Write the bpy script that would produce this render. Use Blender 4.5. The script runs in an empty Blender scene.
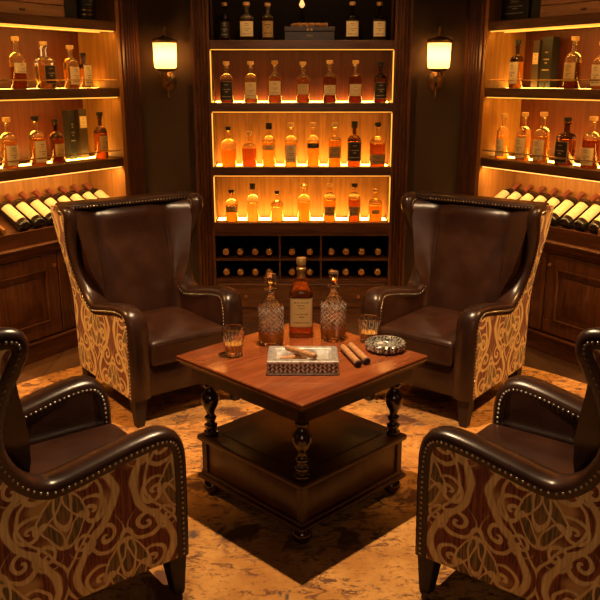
import bpy, bmesh, math, random
from mathutils import Vector, Matrix
PI = math.pi
R = math.radians
random.seed(7)
scene = bpy.context.scene
col = scene.collection

# ------------------------------------------------------------------ node helpers
class V:
    """tiny expression wrapper round a shader socket"""
    def __init__(s, nt, k): s.nt, s.k = nt, k
    def _op(s, op, *a):
        n = s.nt.nodes.new('ShaderNodeMath'); n.operation = op
        for i, q in enumerate((s,) + a):
            if isinstance(q, V): s.nt.links.new(q.k, n.inputs[i])
            else: n.inputs[i].default_value = q
        return V(s.nt, n.outputs[0])
    def __add__(s, o): return s._op('ADD', o)
    __radd__ = __add__
    def __sub__(s, o): return s._op('SUBTRACT', o)
    def __rsub__(s, o): return (s * -1) + o
    def __mul__(s, o): return s._op('MULTIPLY', o)
    __rmul__ = __mul__
    def __truediv__(s, o): return s._op('DIVIDE', o)
    def abs(s): return s._op('ABSOLUTE')
    def fract(s): return s._op('FRACT')
    def floor(s): return s._op('FLOOR')
    def sin(s): return s._op('SINE')
    def cos(s): return s._op('COSINE')
    def sqrt(s): return s._op('SQRT')
    def atan2(s, o): return s._op('ARCTAN2', o)
    def max(s, o): return s._op('MAXIMUM', o)
    def min(s, o): return s._op('MINIMUM', o)
    def lt(s, o): return s._op('LESS_THAN', o)
    def gt(s, o): return s._op('GREATER_THAN', o)
    def step(s, lo, hi):
        n = s.nt.nodes.new('ShaderNodeMapRange'); n.interpolation_type = 'SMOOTHSTEP'
        s.nt.links.new(s.k, n.inputs['Value'])
        n.inputs['From Min'].default_value = lo; n.inputs['From Max'].default_value = hi
        if lo > hi:
            n.inputs['From Min'].default_value = hi; n.inputs['From Max'].default_value = lo
            n.inputs['To Min'].default_value = 1; n.inputs['To Max'].default_value = 0
        return V(s.nt, n.outputs['Result'])

def new_mat(name):
    m = bpy.data.materials.new(name); m.use_nodes = True
    nt = m.node_tree
    return m, nt, nt.nodes['Principled BSDF']

def setp(b, **kw):
    for k, v in kw.items():
        k = k.replace('_', ' ')
        b.inputs[k].default_value = v if not (isinstance(v, tuple) and len(v) == 3) else v + (1,)

def mix(nt, fac, a, b):
    n = nt.nodes.new('ShaderNodeMix'); n.data_type = 'RGBA'
    for sock, val in ((n.inputs[0], fac), (n.inputs[6], a), (n.inputs[7], b)):
        if isinstance(val, V): nt.links.new(val.k, sock)
        elif hasattr(val, 'is_output'): nt.links.new(val, sock)
        elif isinstance(val, tuple): sock.default_value = val + (1,) if len(val) == 3 else val
        else: sock.default_value = val
    return n.outputs[2]

def coords(nt, which='Object', scale=(1, 1, 1), rot=(0, 0, 0)):
    tc = nt.nodes.new('ShaderNodeTexCoord'); mp = nt.nodes.new('ShaderNodeMapping')
    nt.links.new(tc.outputs[which], mp.inputs['Vector'])
    mp.inputs['Scale'].default_value = scale; mp.inputs['Rotation'].default_value = rot
    return mp.outputs['Vector']

def sep(nt, vec):
    n = nt.nodes.new('ShaderNodeSeparateXYZ'); nt.links.new(vec, n.inputs[0])
    return [V(nt, o) for o in n.outputs]

def noise(nt, vec, scale=5, detail=4, rough=.55, dist=0):
    n = nt.nodes.new('ShaderNodeTexNoise')
    if vec is not None: nt.links.new(vec, n.inputs['Vector'])
    n.inputs['Scale'].default_value = scale; n.inputs['Detail'].default_value = detail
    n.inputs['Roughness'].default_value = rough; n.inputs['Distortion'].default_value = dist
    return V(nt, n.outputs['Fac'])

def bump(nt, b, h, strength=.2, dist=.01):
    n = nt.nodes.new('ShaderNodeBump'); nt.links.new(h.k, n.inputs['Height'])
    n.inputs['Strength'].default_value = strength; n.inputs['Distance'].default_value = dist
    nt.links.new(n.outputs['Normal'], b.inputs['Normal'])

def wood(name, dark, light, rough=.35, grain=(1, 1, 12), scale=3, coat=0.0):
    """grain runs along the axis with the smallest number in grain"""
    m, nt, b = new_mat(name)
    v = coords(nt, 'Object', grain)
    n1 = noise(nt, v, scale, 6, .6, .6); n2 = noise(nt, v, scale * 6, 3, .5, .2)
    f = (n1 * .7 + n2 * .3).step(.36, .64)
    nt.links.new(mix(nt, f, dark, light), b.inputs['Base Color'])
    setp(b, Roughness=rough)
    b.inputs['Coat Weight'].default_value = coat; b.inputs['Coat Roughness'].default_value = .12
    bump(nt, b, n2, .06, .002)
    return m

def plain(name, c, rough=.5, metal=0, noise_amt=.15, nscale=30, bumps=0, **kw):
    m, nt, b = new_mat(name)
    n = noise(nt, coords(nt, 'Object'), nscale, 3)
    d = tuple(x * (1 - noise_amt) for x in c); l = tuple(min(1, x * (1 + noise_amt)) for x in c)
    nt.links.new(mix(nt, n, d, l), b.inputs['Base Color'])
    setp(b, Roughness=rough, Metallic=metal)
    for k, v in kw.items(): b.inputs[k.replace('_', ' ')].default_value = v
    if bumps: bump(nt, b, n, bumps, .002)
    return m

def glass(name, c, rough=.02, ior=1.45, trans=1):
    m, nt, b = new_mat(name)
    setp(b, Base_Color=c, Roughness=rough, IOR=ior)
    b.inputs['Transmission Weight'].default_value = trans
    n = noise(nt, coords(nt, 'Object'), 25, 2)
    bump(nt, b, n, .04, .002)
    return m

def glow(name, c, strength):
    m, nt, b = new_mat(name)
    setp(b, Base_Color=c, Roughness=.5)
    b.inputs['Emission Color'].default_value = c + (1,)
    b.inputs['Emission Strength'].default_value = strength
    return m

def leather_mat(name, dark, light):
    m, nt, b = new_mat(name)
    v = coords(nt, 'Object')
    n1 = noise(nt, v, 7, 5, .6); n2 = noise(nt, v, 260, 2, .6)
    nt.links.new(mix(nt, n1.step(.3, .75), dark, light), b.inputs['Base Color'])
    r = n1 * .08 + .25
    nt.links.new(r.k, b.inputs['Roughness'])
    bump(nt, b, n2 * .25 + n1, .25, .004)
    b.inputs['Specular IOR Level'].default_value = .5
    return m

def damask_mat():
    """upholstery woven with cream ogee scrolls and dark flowers over a brick red ikat ground"""
    m, nt, b = new_mat('damask')
    uv = nt.nodes.new('ShaderNodeUVMap'); uv.uv_map = 'UVMap'
    base = uv.outputs['UV']
    nz = nt.nodes.new('ShaderNodeTexNoise'); nt.links.new(base, nz.inputs['Vector'])
    nz.inputs['Scale'].default_value = 9; nz.inputs['Detail'].default_value = 2
    sc_ = nt.nodes.new('ShaderNodeVectorMath'); sc_.operation = 'MULTIPLY_ADD'
    nt.links.new(nz.outputs['Color'], sc_.inputs[0]); sc_.inputs[1].default_value = (.035, .035, 0)
    nt.links.new(base, sc_.inputs[2])
    u, v, _ = sep(nt, sc_.outputs[0])
    W, H = .36, .44
    m0 = ((u / W).fract() - .5).abs() * W            # 0 on a motif axis .. W/2 on the next
    v0 = (v / H).fract()
    lines = None
    def join(a, b_): return b_ if a is None else a.max(b_)
    ogee = m0 - W / 4 - (v0 * (2 * PI)).cos() * (W * .17)
    lines = join(lines, ogee.abs().step(.016, .009))
    lines = join(lines, ((ogee + .034).abs()).step(.007, .003))
    flower = None; halo = None
    for mm, vv in ((m0, v0), (W / 2 - m0, (v0 + .5).fract())):
        y = ((vv + .5).fract() - .5) * H                # centred on the motif
        for cx, cy, rad, pitch, hand in ((.062, .095, .062, .034, 1), (.085, -.035, .052, .030, -1),
                                         (.050, -.125, .046, .028, 1)):
            dx = mm - cx; dy = y - cy
            r = (dx * dx + dy * dy).sqrt(); th = dy.atan2(dx)
            s = (th * hand + r * (2 * PI / pitch)).sin()
            lines = join(lines, s.step(.10, .55) * r.step(rad, rad - .008))
        # lily: three petals on the axis
        for cx, cy, ax, ay, rot in ((0, .015, .022, .060, 0), (.036, .005, .016, .050, -.6), (.030, -.07, .014, .040, .55)):
            dx = mm - cx; dy = y - cy
            px = dx * math.cos(rot) - dy * math.sin(rot); py = dx * math.sin(rot) + dy * math.cos(rot)
            e = ((px / ax) * (px / ax) + (py / ay) * (py / ay)).sqrt()
            flower = join(flower, e.step(1.0, .8))
            halo = join(halo, e.step(1.42, 1.3) * e.step(.98, 1.05))
    streak = noise(nt, coords(nt, 'UV', (130, 9, 1)), 1, 2)
    blot = noise(nt, coords(nt, 'UV', (7, 7, 1)), 1, 2)
    ground = mix(nt, streak.step(.38, .66), (.105, .017, .009), (.27, .075, .022))
    ground = mix(nt, blot.step(.5, .66), ground, (.50, .30, .10))
    cream = mix(nt, streak.step(.3, .75), (.58, .40, .16), (.80, .61, .29))
    petal = mix(nt, streak.step(.4, .65), (.085, .075, .035), (.30, .16, .05))
    c = mix(nt, lines, ground, cream)
    c = mix(nt, flower, c, petal)
    c = mix(nt, halo, c, cream)
    nt.links.new(c, b.inputs['Base Color'])
    setp(b, Roughness=.8)
    b.inputs['Sheen Weight'].default_value = .15
    weave = noise(nt, coords(nt, 'UV', (900, 900, 1)), 1, 1)
    bump(nt, b, weave * .5 + lines, .25, .002)
    return m

def rug_mat():
    m, nt, b = new_mat('worn_rug')
    ov = coords(nt, 'Object')
    x, y, z = sep(nt, ov)
    r = (x * x + y * y).sqrt(); th = y.atan2(x)
    warp = noise(nt, ov, 6, 5, .65)
    rr = r + warp * .30
    rings = (rr * 15).sin() + (th * 12 + warp * 5).sin() * .8
    pat = rings.step(.55, 1.1)
    wear = noise(nt, ov, 3.2, 6, .7, .8).step(.42, .54)
    fleck = noise(nt, coords(nt, 'Object', (1, 2.2, 1)), 15, 5, .72, 1.2)
    blotch = fleck.step(.50, .57)
    dark = (pat * wear * .95).max(blotch * wear * .9).max(fleck.step(.57, .63) * .85)
    c0 = noise(nt, ov, 4, 4, .6)
    base = mix(nt, c0.step(.35, .65), (.40, .170, .032), (.60, .300, .078))
    base = mix(nt, noise(nt, ov, 60, 3).step(.5, .75), base, (.36, .145, .035))
    c = mix(nt, dark, base, (.105, .036, .018))
    c = mix(nt, noise(nt, ov, 9, 3, .6, .5).step(.62, .7), c, (.10, .060, .045))
    nt.links.new(c, b.inputs['Base Color'])
    setp(b, Roughness=.95)
    bump(nt, b, noise(nt, ov, 300, 2), .5, .004)
    return m

def label_mat(name, paper, ink, bands=9, cut=.5, border=.5):
    """printed paper: rows of ragged dark dashes, too small to read"""
    m, nt, b = new_mat(name)
    x, y, z = sep(nt, coords(nt, 'Generated'))
    row = (z * bands).fract()
    rown = (z * bands).floor()
    xm = (x - .5).abs()
    wid = (rown * 1.7).sin() * .12 + .24
    dash = noise(nt, coords(nt, 'Generated', (26, .01, bands)), 1, 1)
    ink_f = row.gt(.35) * row.lt(.75) * xm.lt(wid) * dash.gt(cut - .06) * z.gt(.12) * z.lt(.9) * (rown * 2.3).sin().gt(-.55)
    edge = (xm.gt(.47)).max((z - .5).abs().gt(.47))
    n = noise(nt, coords(nt, 'Object'), 40, 3)
    p = mix(nt, n, tuple(q * .85 for q in paper), paper)
    c = mix(nt, ink_f * .8, p, ink)
    c = mix(nt, edge * border, c, ink)
    nt.links.new(c, b.inputs['Base Color'])
    setp(b, Roughness=.55)
    return m

def silver_mat(name, relief):
    m, nt, b = new_mat(name)
    ov = coords(nt, 'Object')
    if relief:
        x, y, z = sep(nt, ov)
        s = ((x * 420 + (y * 380).sin() * 1.5).sin() + (z * 420 + y * 300 + (x * 260).sin() * 2.2).sin() + noise(nt, ov, 160, 3) * 2 - .6)
        f = s.step(-.3, .9)
        nt.links.new(mix(nt, f, (.13, .10, .065), (.78, .74, .66)), b.inputs['Base Color'])
        bump(nt, b, f, .9, .004)
    else:
        n = noise(nt, ov, 60, 4)
        nt.links.new(mix(nt, n.step(.35, .6), (.60, .57, .52), (.88, .86, .82)), b.inputs['Base Color'])
        bump(nt, b, n, .2, .002)
    setp(b, Metallic=.78, Roughness=.28)
    return m

def cigar_mat():
    m, nt, b = new_mat('cigar_leaf')
    n = noise(nt, coords(nt, 'Object', (1, 1, 1)), 55, 5, .7)
    nt.links.new(mix(nt, n.step(.35, .65), (.30, .125, .045), (.52, .26, .10)), b.inputs['Base Color'])
    setp(b, Roughness=.65); bump(nt, b, n, .3, .001)
    return m

M = {}
M['mahogany'] = wood('mahogany', (.062, .021, .008), (.150, .055, .019), .38, (9, 9, 1), 3.2, .15)
M['mahogany_flat'] = wood('mahogany_along', (.058, .019, .007), (.140, .052, .018), .38, (1, 9, 9), 3.2, .15)
M['lit_wood'] = wood('lit_veneer', (.28, .120, .026), (.42, .190, .045), .45, (14, 14, .8), 2.5)  # lightened amber veneer: LED glow on jambs and rack back put into its colour
M['shaded_red_wood'] = wood('shaded_red_veneer', (.075, .012, .004), (.13, .026, .008), .5, (14, 14, .8), 2.5)  # dark red veneer, the dimness of the upper rows put into its colour
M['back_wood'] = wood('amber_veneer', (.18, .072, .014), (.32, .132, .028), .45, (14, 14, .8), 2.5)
M['table_top'] = wood('table_top_veneer', (.17, .040, .012), (.26, .070, .021), .22, (1.2, 7, 7), 2.0, .3)
M['table_dark'] = wood('table_dark', (.032, .010, .004), (.062, .021, .008), .33, (6, 6, 2), 3, 0)
M['leather'] = leather_mat('brown_leather', (.024, .0085, .0048), (.046, .0172, .0095))
M['leather_edge'] = leather_mat('edge_leather', (.015, .006, .004), (.036, .014, .008))
M['leg'] = wood('leg_wood', (.010, .0045, .003), (.024, .010, .006), .65, (6, 6, 1), 4, 0)
M['damask'] = damask_mat()
M['rug'] = rug_mat()
M['table_leg'] = wood('table_leg_wood', (.020, .007, .0035), (.045, .015, .006), .2, (6, 6, 2), 3, .6)
M['nail'] = plain('nail_pewter', (.50, .46, .40), .28, 1, .2, 60)
M['brass'] = plain('brass', (.50, .30, .10), .3, 1, .2, 40)
M['bronze'] = plain('aged_bronze', (.28, .17, .075), .36, .9, .3, 50)
M['wall'] = plain('dark_brown_wall', (.055, .029, .011), .7, 0, .2, 6, .1)
M['ceiling'] = plain('dark_ceiling', (.06, .045, .03), .8, 0, .2, 6)
M['black'] = plain('black_card', (.012, .010, .010), .45, 0, .25, 20)
M['grey_card'] = plain('brown_card', (.060, .036, .018), .5, 0, .2, 20)
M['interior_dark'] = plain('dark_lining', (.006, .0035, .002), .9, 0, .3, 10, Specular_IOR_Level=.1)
M['box_wood'] = wood('crate_wood', (.20, .085, .035), (.33, .15, .06), .5, (1, 8, 8), 3)
M['humidor'] = wood('humidor_wood', (.022, .010, .006), (.05, .022, .012), .35, (1, 8, 8), 3, .2)
M['cork'] = plain('cork', (.50, .29, .12), .75, 0, .25, 120, .3)
M['dark_cap'] = plain('black_cap', (.014, .011, .010), .35, 0, .2, 30)
M['red_foil'] = plain('dusty_red_foil', (.28, .085, .05), .45, .2, .25, 60)
M['gold_foil'] = plain('gold_foil', (.62, .36, .12), .33, .7, .25, 90, .3)
M['wine_glass'] = plain('dark_wine_bottle', (.012, .010, .008), .12, 0, .2, 20)
M['clear'] = glass('clear_glass', (1, .98, .94), .01)
def crystal_mat():
    m, nt, b = new_mat('cut_crystal')
    x, y, z = sep(nt, coords(nt, 'Object'))
    th = y.atan2(x)
    l1 = (th * 7 + z * 165).sin().abs().step(.30, .08); l2 = (th * 7 - z * 165).sin().abs().step(.30, .08)
    cut = l1.max(l2) * z.gt(.05) * z.lt(.148)
    setp(b, Base_Color=(1, .97, .92), IOR=1.5)
    nt.links.new((1 - cut * .6).k, b.inputs['Transmission Weight'])
    nt.links.new((cut * .25 + .01).k, b.inputs['Roughness'])
    bump(nt, b, cut, .6, .003)
    return m
M['crystal'] = crystal_mat()
def tumbler_mat():
    m, nt, b = new_mat('fluted_glass')
    x, y, z = sep(nt, coords(nt, 'Object'))
    cut = (y.atan2(x) * 8).sin().abs().step(.35, .08) * z.gt(.006) * z.lt(.072)
    setp(b, Base_Color=(1, .97, .92), IOR=1.5)
    nt.links.new((1 - cut * .4).k, b.inputs['Transmission Weight'])
    nt.links.new((cut * .25 + .01).k, b.inputs['Roughness'])
    bump(nt, b, cut, .6, .003)
    return m
M['tumbler'] = tumbler_mat()
M['warm_glass'] = glass('tinted_glass', (1, .80, .48), .02, trans=0.95)
M['dark_glass'] = glass('smoked_glass', (.16, .07, .03), .03)
M['amber'] = glass('amber_whisky', (.94, .48, .085), .02, 1.36, trans=.95)
M['honey'] = glass('honey_whisky', (1, .66, .19), .02, 1.36, trans=.95)
M['pale'] = glass('pale_whisky', (1, .84, .48), .02, 1.36, trans=.95)
M['deep'] = glass('deep_whisky', (.52, .165, .026), .02, 1.36, trans=.95)
M['tall_whisky'] = glass('tall_bottle_whisky', (.70, .22, .025), .02, 1.36, trans=.8)
M['table_whisky'] = glass('table_whisky', (1, .50, .09), .02, 1.36, trans=.65)
M['cream_label'] = label_mat('cream_label', (.88, .70, .42), (.14, .07, .03))
M['tan_label'] = label_mat('tan_label', (.70, .48, .21), (.10, .05, .02), 11)
M['band_label'] = label_mat('banded_label', (.46, .30, .13), (.07, .04, .02), 6, .3)
M['dark_label'] = label_mat('dark_label', (.020, .014, .012), (.58, .46, .30), 8)
M['gold_label'] = label_mat('gold_label', (.60, .40, .13), (.08, .045, .02), 8)
M['wine_label'] = label_mat('wine_label', (.78, .60, .38), (.40, .26, .13), 7, .56)
M['old_label'] = label_mat('old_label', (.72, .50, .20), (.12, .06, .02), 10)
M['box_print'] = label_mat('box_print', (.014, .011, .010), (.62, .42, .16), 8, .44, 0)
M['silver_print'] = label_mat('silver_print', (.012, .010, .010), (.42, .36, .28), 9, .46, 0)
M['led_top'] = glow('led_panel', (1, .50, .07), 25.0)
M['led_dim'] = glow('led_strip', (1, .43, .085), 2.6)
M['led_edge'] = glow('led_edge', (1, .42, .05), 1.5)
def shade_mat():
    m, nt, b = new_mat('lit_frosted_shade')
    setp(b, Base_Color=(1, .78, .45), Roughness=.6)
    tr = nt.nodes.new('ShaderNodeBsdfTranslucent'); tr.inputs[0].default_value = (1, .74, .40, 1)
    ms = nt.nodes.new('ShaderNodeMixShader'); ms.inputs[0].default_value = .7
    nt.links.new(b.outputs[0], ms.inputs[1]); nt.links.new(tr.outputs[0], ms.inputs[2])
    nt.links.new(ms.outputs[0], nt.nodes['Material Output'].inputs['Surface'])
    b.inputs['Emission Color'].default_value = (1, .43, .085, 1); b.inputs['Emission Strength'].default_value = 1.9
    return m
M['shade'] = shade_mat()
M['bulb'] = glow('small_bulb', (1, .62, .22), 1.0)
M['silver'] = silver_mat('silver', False)
M['silver_relief'] = silver_mat('silver_relief', True)
M['tray_floor'] = plain('tray_floor', (.62, .57, .48), .22, .55, .2, 20)
M['cigar'] = cigar_mat()
M['cigar_end'] = plain('cigar_end', (.035, .018, .010), .8, 0, .4, 200, .4)

def floor_mat():
    m, nt, b = new_mat('floor_planks')
    x, y, z = sep(nt, coords(nt, 'Object'))
    plank = (x / .14).floor(); gap = ((x / .14).fract() - .5).abs().gt(.485)
    tone = (plank * 12.9898).sin() * .5 + .5
    g = noise(nt, coords(nt, 'Object', (12, 1, 1)), 3, 5, .6, .4)
    c = mix(nt, (g * .7 + tone * .3).step(.3, .75), (.045, .020, .010), (.11, .05, .022))
    c = mix(nt, gap, c, (.012, .006, .004))
    nt.links.new(c, b.inputs['Base Color']); setp(b, Roughness=.42)
    return m
M['floor'] = floor_mat()

# ------------------------------------------------------------------ mesh helpers
class MB:
    def __init__(s): s.bm = bmesh.new()
    def box(s, x0, x1, y0, y1, z0, z1, bev=0, seg=1):
        x0, x1 = min(x0, x1), max(x0, x1); y0, y1 = min(y0, y1), max(y0, y1)
        t = bmesh.new()
        bmesh.ops.create_cube(t, size=1)
        for v in t.verts:
            v.co = Vector((x0 + (v.co.x + .5) * (x1 - x0), y0 + (v.co.y + .5) * (y1 - y0), z0 + (v.co.z + .5) * (z1 - z0)))
        if bev: bmesh.ops.bevel(t, geom=t.edges[:], offset=bev, segments=seg, affect='EDGES', profile=.5)
        return s.add(t)
    def add(s, t, mat=None):
        if mat is not None: bmesh.ops.transform(t, matrix=mat, verts=t.verts)
        me = bpy.data.meshes.new('t'); t.to_mesh(me); t.free()
        s.bm.from_mesh(me); bpy.data.meshes.remove(me)
        return s
    def lathe(s, prof, seg=24, power=2, ax=1, ay=1, mat=None, ripple=None):
        """prof: (radius, z) from bottom to top, open ends are closed at the axis"""
        t = bmesh.new(); rings = []
        for i, (r, z) in enumerate(prof):
            if r < 1e-6: rings.append([t.verts.new((0, 0, z))]); continue
            ring = []
            for k in range(seg):
                a = 2 * PI * k / seg
                q = srad(a, power) * r
                if ripple: q *= ripple(a, z, i, k)
                ring.append(t.verts.new((q * math.cos(a) * ax, q * math.sin(a) * ay, z)))
            rings.append(ring)
        for a, b in zip(rings, rings[1:]):
            if len(a) == 1 and len(b) == 1: continue
            for k in range(seg):
                k2 = (k + 1) % seg
                if len(a) == 1: t.faces.new((a[0], b[k2], b[k]))
                elif len(b) == 1: t.faces.new((a[k], a[k2], b[0]))
                else: t.faces.new((a[k], a[k2], b[k2], b[k]))
        for ring in (rings[0], rings[-1]):
            if len(ring) > 1:
                try: t.faces.new(ring)
                except ValueError: pass
        bmesh.ops.recalc_face_normals(t, faces=t.faces)
        return s.add(t, mat)
    def sheet(s, prof, seg, mat):
        t = bmesh.new()
        rings = [[t.verts.new((r * math.cos(2 * PI * k / seg), r * math.sin(2 * PI * k / seg), z)) for k in range(seg)] for r, z in prof]
        for a, b in zip(rings, rings[1:]):
            for k in range(seg): t.faces.new((a[k], a[(k + 1) % seg], b[(k + 1) % seg], b[k]))
        return s.add(t, mat)
    def tube(s, pts, rad, seg=8):
        t = bmesh.new(); pts = [Vector(p) for p in pts]; rings = []
        for i, p in enumerate(pts):
            d = (pts[min(i + 1, len(pts) - 1)] - pts[max(i - 1, 0)]).normalized()
            up = Vector((0, 0, 1)) if abs(d.z) < .9 else Vector((1, 0, 0))
            a = d.cross(up).normalized(); b = d.cross(a)
            r = rad[i] if isinstance(rad, (list, tuple)) else rad
            rings.append([t.verts.new(p + a * (r * math.cos(2 * PI * k / seg)) + b * (r * math.sin(2 * PI * k / seg))) for k in range(seg)])
        for a, b in zip(rings, rings[1:]):
            for k in range(seg): t.faces.new((a[k], a[(k + 1) % seg], b[(k + 1) % seg], b[k]))
        t.faces.new(rings[0]); t.faces.new(rings[-1])
        bmesh.ops.recalc_face_normals(t, faces=t.faces)
        return s.add(t)
    def prism(s, poly, z0, z1):
        """polygon in x,y pushed from z0 to z1"""
        t = bmesh.new()
        f = t.faces.new([t.verts.new((x, y, z0)) for x, y in poly])
        e = bmesh.ops.extrude_face_region(t, geom=[f])
        for v in e['geom']:
            if isinstance(v, bmesh.types.BMVert): v.co.z = z1
        bmesh.ops.recalc_face_normals(t, faces=t.faces)
        return s.add(t)
    def rbox(s, hx, hy, hz, r, c=(0, 0, 0), crown=0, mid=6):
        """soft box: all edges rolled to radius r, top and bottom crowned"""
        def line(h):
            e = [h - r * (1 - math.sin(a * PI / 8)) for a in range(4, -1, -1)]
            inner = [(h - r) * (1 - 2 * k / mid) for k in range(1, mid)]
            return [-q for q in e] + [-q for q in inner] + e[::-1]
        lx, ly, lz = line(hx), line(hy), line(hz)
        t = bmesh.new(); cache = {}
        def vert(i, j, k):
            key = (i, j, k)
            if key not in cache:
                p = Vector((lx[i], ly[j], lz[k]))
                q = Vector([max(-(h - r), min(h - r, w)) for w, h in zip(p, (hx, hy, hz))])
                d = p - q
                if d.length > 1e-9: p = q + d.normalized() * r
                p.z += (1 if p.z > 0 else -1) * crown * (1 - (p.x / hx) ** 4) * (1 - (p.y / hy) ** 4)
                cache[key] = t.verts.new(p + Vector(c))
            return cache[key]
        n = [len(lx) - 1, len(ly) - 1, len(lz) - 1]
        for ax in range(3):
            o = [a for a in range(3) if a != ax]
            for side in (0, n[ax]):
                for i in range(n[o[0]]):
                    for j in range(n[o[1]]):
                        q = []
                        for di, dj in ((0, 0), (1, 0), (1, 1), (0, 1)):
                            idx = [0, 0, 0]; idx[ax] = side; idx[o[0]] = i + di; idx[o[1]] = j + dj
                            q.append(vert(*idx))
                        t.faces.new(q)
        bmesh.ops.recalc_face_normals(t, faces=t.faces)
        return s.add(t)
    def build(s, name, mat, parent=None, smooth=False, angle=40, mats=None):
        me = bpy.data.meshes.new(name); s.bm.to_mesh(me); s.bm.free()
        me.materials.append(mat)
        o = bpy.data.objects.new(name, me); col.objects.link(o)
        if parent is not None: o.parent = parent
        if smooth:
            me.polygons.foreach_set('use_smooth', [True] * len(me.polygons))
            me.set_sharp_from_angle(angle=R(angle))
        return o

def srad(a, p):
    if p == 2: return 1
    return (abs(math.cos(a)) ** p + abs(math.sin(a)) ** p) ** (-1 / p)

def thing(name, label, cat, loc=(0, 0, 0), rz=0, group=None):
    o = bpy.data.objects.new(name, None); col.objects.link(o)
    o.empty_display_size = .05
    o.location = loc; o.rotation_euler = (0, 0, rz)
    return tag(o, label, cat, group)
def tag(o, label, cat, group=None):
    o['label'] = label; o['category'] = cat; o['kind'] = 'thing'
    if group: o['group'] = group
    return o
def struct(o, label=None):
    o['kind'] = 'structure'
    if label: o['label'] = label
    return o
def smoothstep(a, b, x):
    t = max(0, min(1, (x - a) / (b - a))); return t * t * (3 - 2 * t)
def spline(pts, n=6):
    out = []
    P = [Vector(p) for p in pts]; P = [P[0] * 2 - P[1]] + P + [P[-1] * 2 - P[-2]]
    for i in range(1, len(P) - 2):
        for k in range(n):
            t = k / n; a, b, c, d = P[i - 1:i + 3]
            out.append(.5 * ((2 * b) + (c - a) * t + (2 * a - 5 * b + 4 * c - d) * t * t + (3 * b - a - 3 * c + d) * t ** 3))
    out.append(P[-2]); return out

# ------------------------------------------------------------------ the room
ED = Vector((.5151, .8571)); EN = Vector((-.8571, .5151)); E0 = Vector((-1.098, 4.943))
CAB_ANG = math.atan2(ED.y, ED.x)
CZ = 2.72
b = MB(); b.box(-5.6, 5.6, -1.8, 5.6, -.06, 0); struct(b.build('floor', M['floor']))
b = MB(); b.box(-5.6, 5.6, -1.8, 5.6, CZ, CZ + .06); struct(b.build('ceiling', M['ceiling']))
b = MB(); b.box(-1.3, 1.3, 5.30, 5.38, 0, CZ); struct(b.build('wall_back', M['wall']))
for s, nm in ((-1, 'wall_back_left'), (1, 'wall_back_right')):
    b = MB(); b.box(s * .667, s * 1.03, 5.10, 5.16, 0, CZ); struct(b.build(nm, M['wall']))
for s, nm in ((1, 'wall_left'), (-1, 'wall_right')):
    def at(u, d):
        p = E0 + ED * u + EN * d; return (p.x * s, p.y)
    q = [at(-7.4, .44), at(.30, .44), at(.30, .50), at(-7.4, .50)]
    b = MB(); b.prism(q, 0, CZ); struct(b.build(nm, M['wall']))
b = MB(); b.box(-5.5, 5.5, -1.7, -1.64, 0, CZ); struct(b.build('wall_front', M['wall']))

# rug
b = MB()
b.lathe([(0, .0005), (1.86, .0005), (1.872, .005), (1.86, .010), (0, .010)], 96)
o = b.build('rug', M['rug'], smooth=True); o.location = (0, 2.75, 0)
tag(o, 'large round worn golden rug with dark faded pattern under the chairs and table', 'rug')
RUG = .0105

# ------------------------------------------------------------------ wing chairs
PF = [(.284, .135), (.286, .25), (.287, .38), (.284, .475), (.262, .528), (.215, .548), (.13, .541), (.02, .519), (-.08, .500), (-.13, .504),
      (-.185, .545), (-.228, .620), (-.238, .695), (-.220, .785), (-.188, .856), (-.168, .905), (-.176, .940), (-.205, .955), (-.25, .957)]
def wx(z): return .293 + .076 * smoothstep(.46, 1.0, z)
def tin(z): return .088 - .036 * smoothstep(.50, .66, z)
PATH = spline([(f, z, 0) for f, z in PF], 5)
def chair_side_poly():
    p = [(q.x, q.y) for q in PATH]
    return p + [(-.335, .953), (-.345, .92), (-.312, .135)]
def slab(poly, s, o_out, o_in, shrink=0):
    t = bmesh.new()
    f = t.faces.new([t.verts.new((0, -a, z)) for a, z in poly])
    for k in range(14):
        z = .16 + k * .06
        g = t.verts[:] + t.edges[:] + t.faces[:]
        bmesh.ops.bisect_plane(t, geom=g, plane_co=(0, 0, z), plane_no=(0, 0, 1))
    e = bmesh.ops.extrude_face_region(t, geom=t.faces[:])
    new = {v for v in e['geom'] if isinstance(v, bmesh.types.BMVert)}
    for v in t.verts:
        v.co.x = s * (wx(v.co.z) - ((o_in if o_in < .05 else tin(v.co.z)) if v in new else o_out))
    bmesh.ops.recalc_face_normals(t, faces=t.faces)
    return t
def uv_box(o, mode):
    me = o.data; uvl = me.uv_layers.new(name='UVMap')
    for l in me.loops:
        c = me.vertices[l.vertex_index].co
        uvl.data[l.index].uv = ((c.y if mode == 'side' else c.x) + .07, c.z)
def sweep_border(s):
    sec = [(-.003, -.036), (-.007, -.012), (-.003, .000), (.012, .009), (.035, .012), (.060, .010), (.084, .003), (.094, -.012), (.092, -.04)]
    t = bmesh.new(); rings = []; n = len(PATH)
    for i, p in enumerate(PATH):
        d = (PATH[min(i + 1, n - 1)] - PATH[max(i - 1, 0)]); d.normalize()
        nv = Vector((d.y, -d.x, 0))
        if i == 0: nv = Vector((1, 0, 0))
        ring = []
        for a, bb in sec:
            q = p + nv * bb
            ring.append(t.verts.new((s * (wx(q.y) - (a if a < .01 else a * tin(p.y) / .088)), -q.x, q.y)))
        rings.append(ring)
    for a, c in zip(rings, rings[1:]):
        for k in range(len(sec)):
            k2 = (k + 1) % len(sec); t.faces.new((a[k], a[k2], c[k2], c[k]))
    t.faces.new(rings[0]); t.faces.new(rings[-1])
    bmesh.ops.recalc_face_normals(t, faces=t.faces)
    return t
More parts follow.
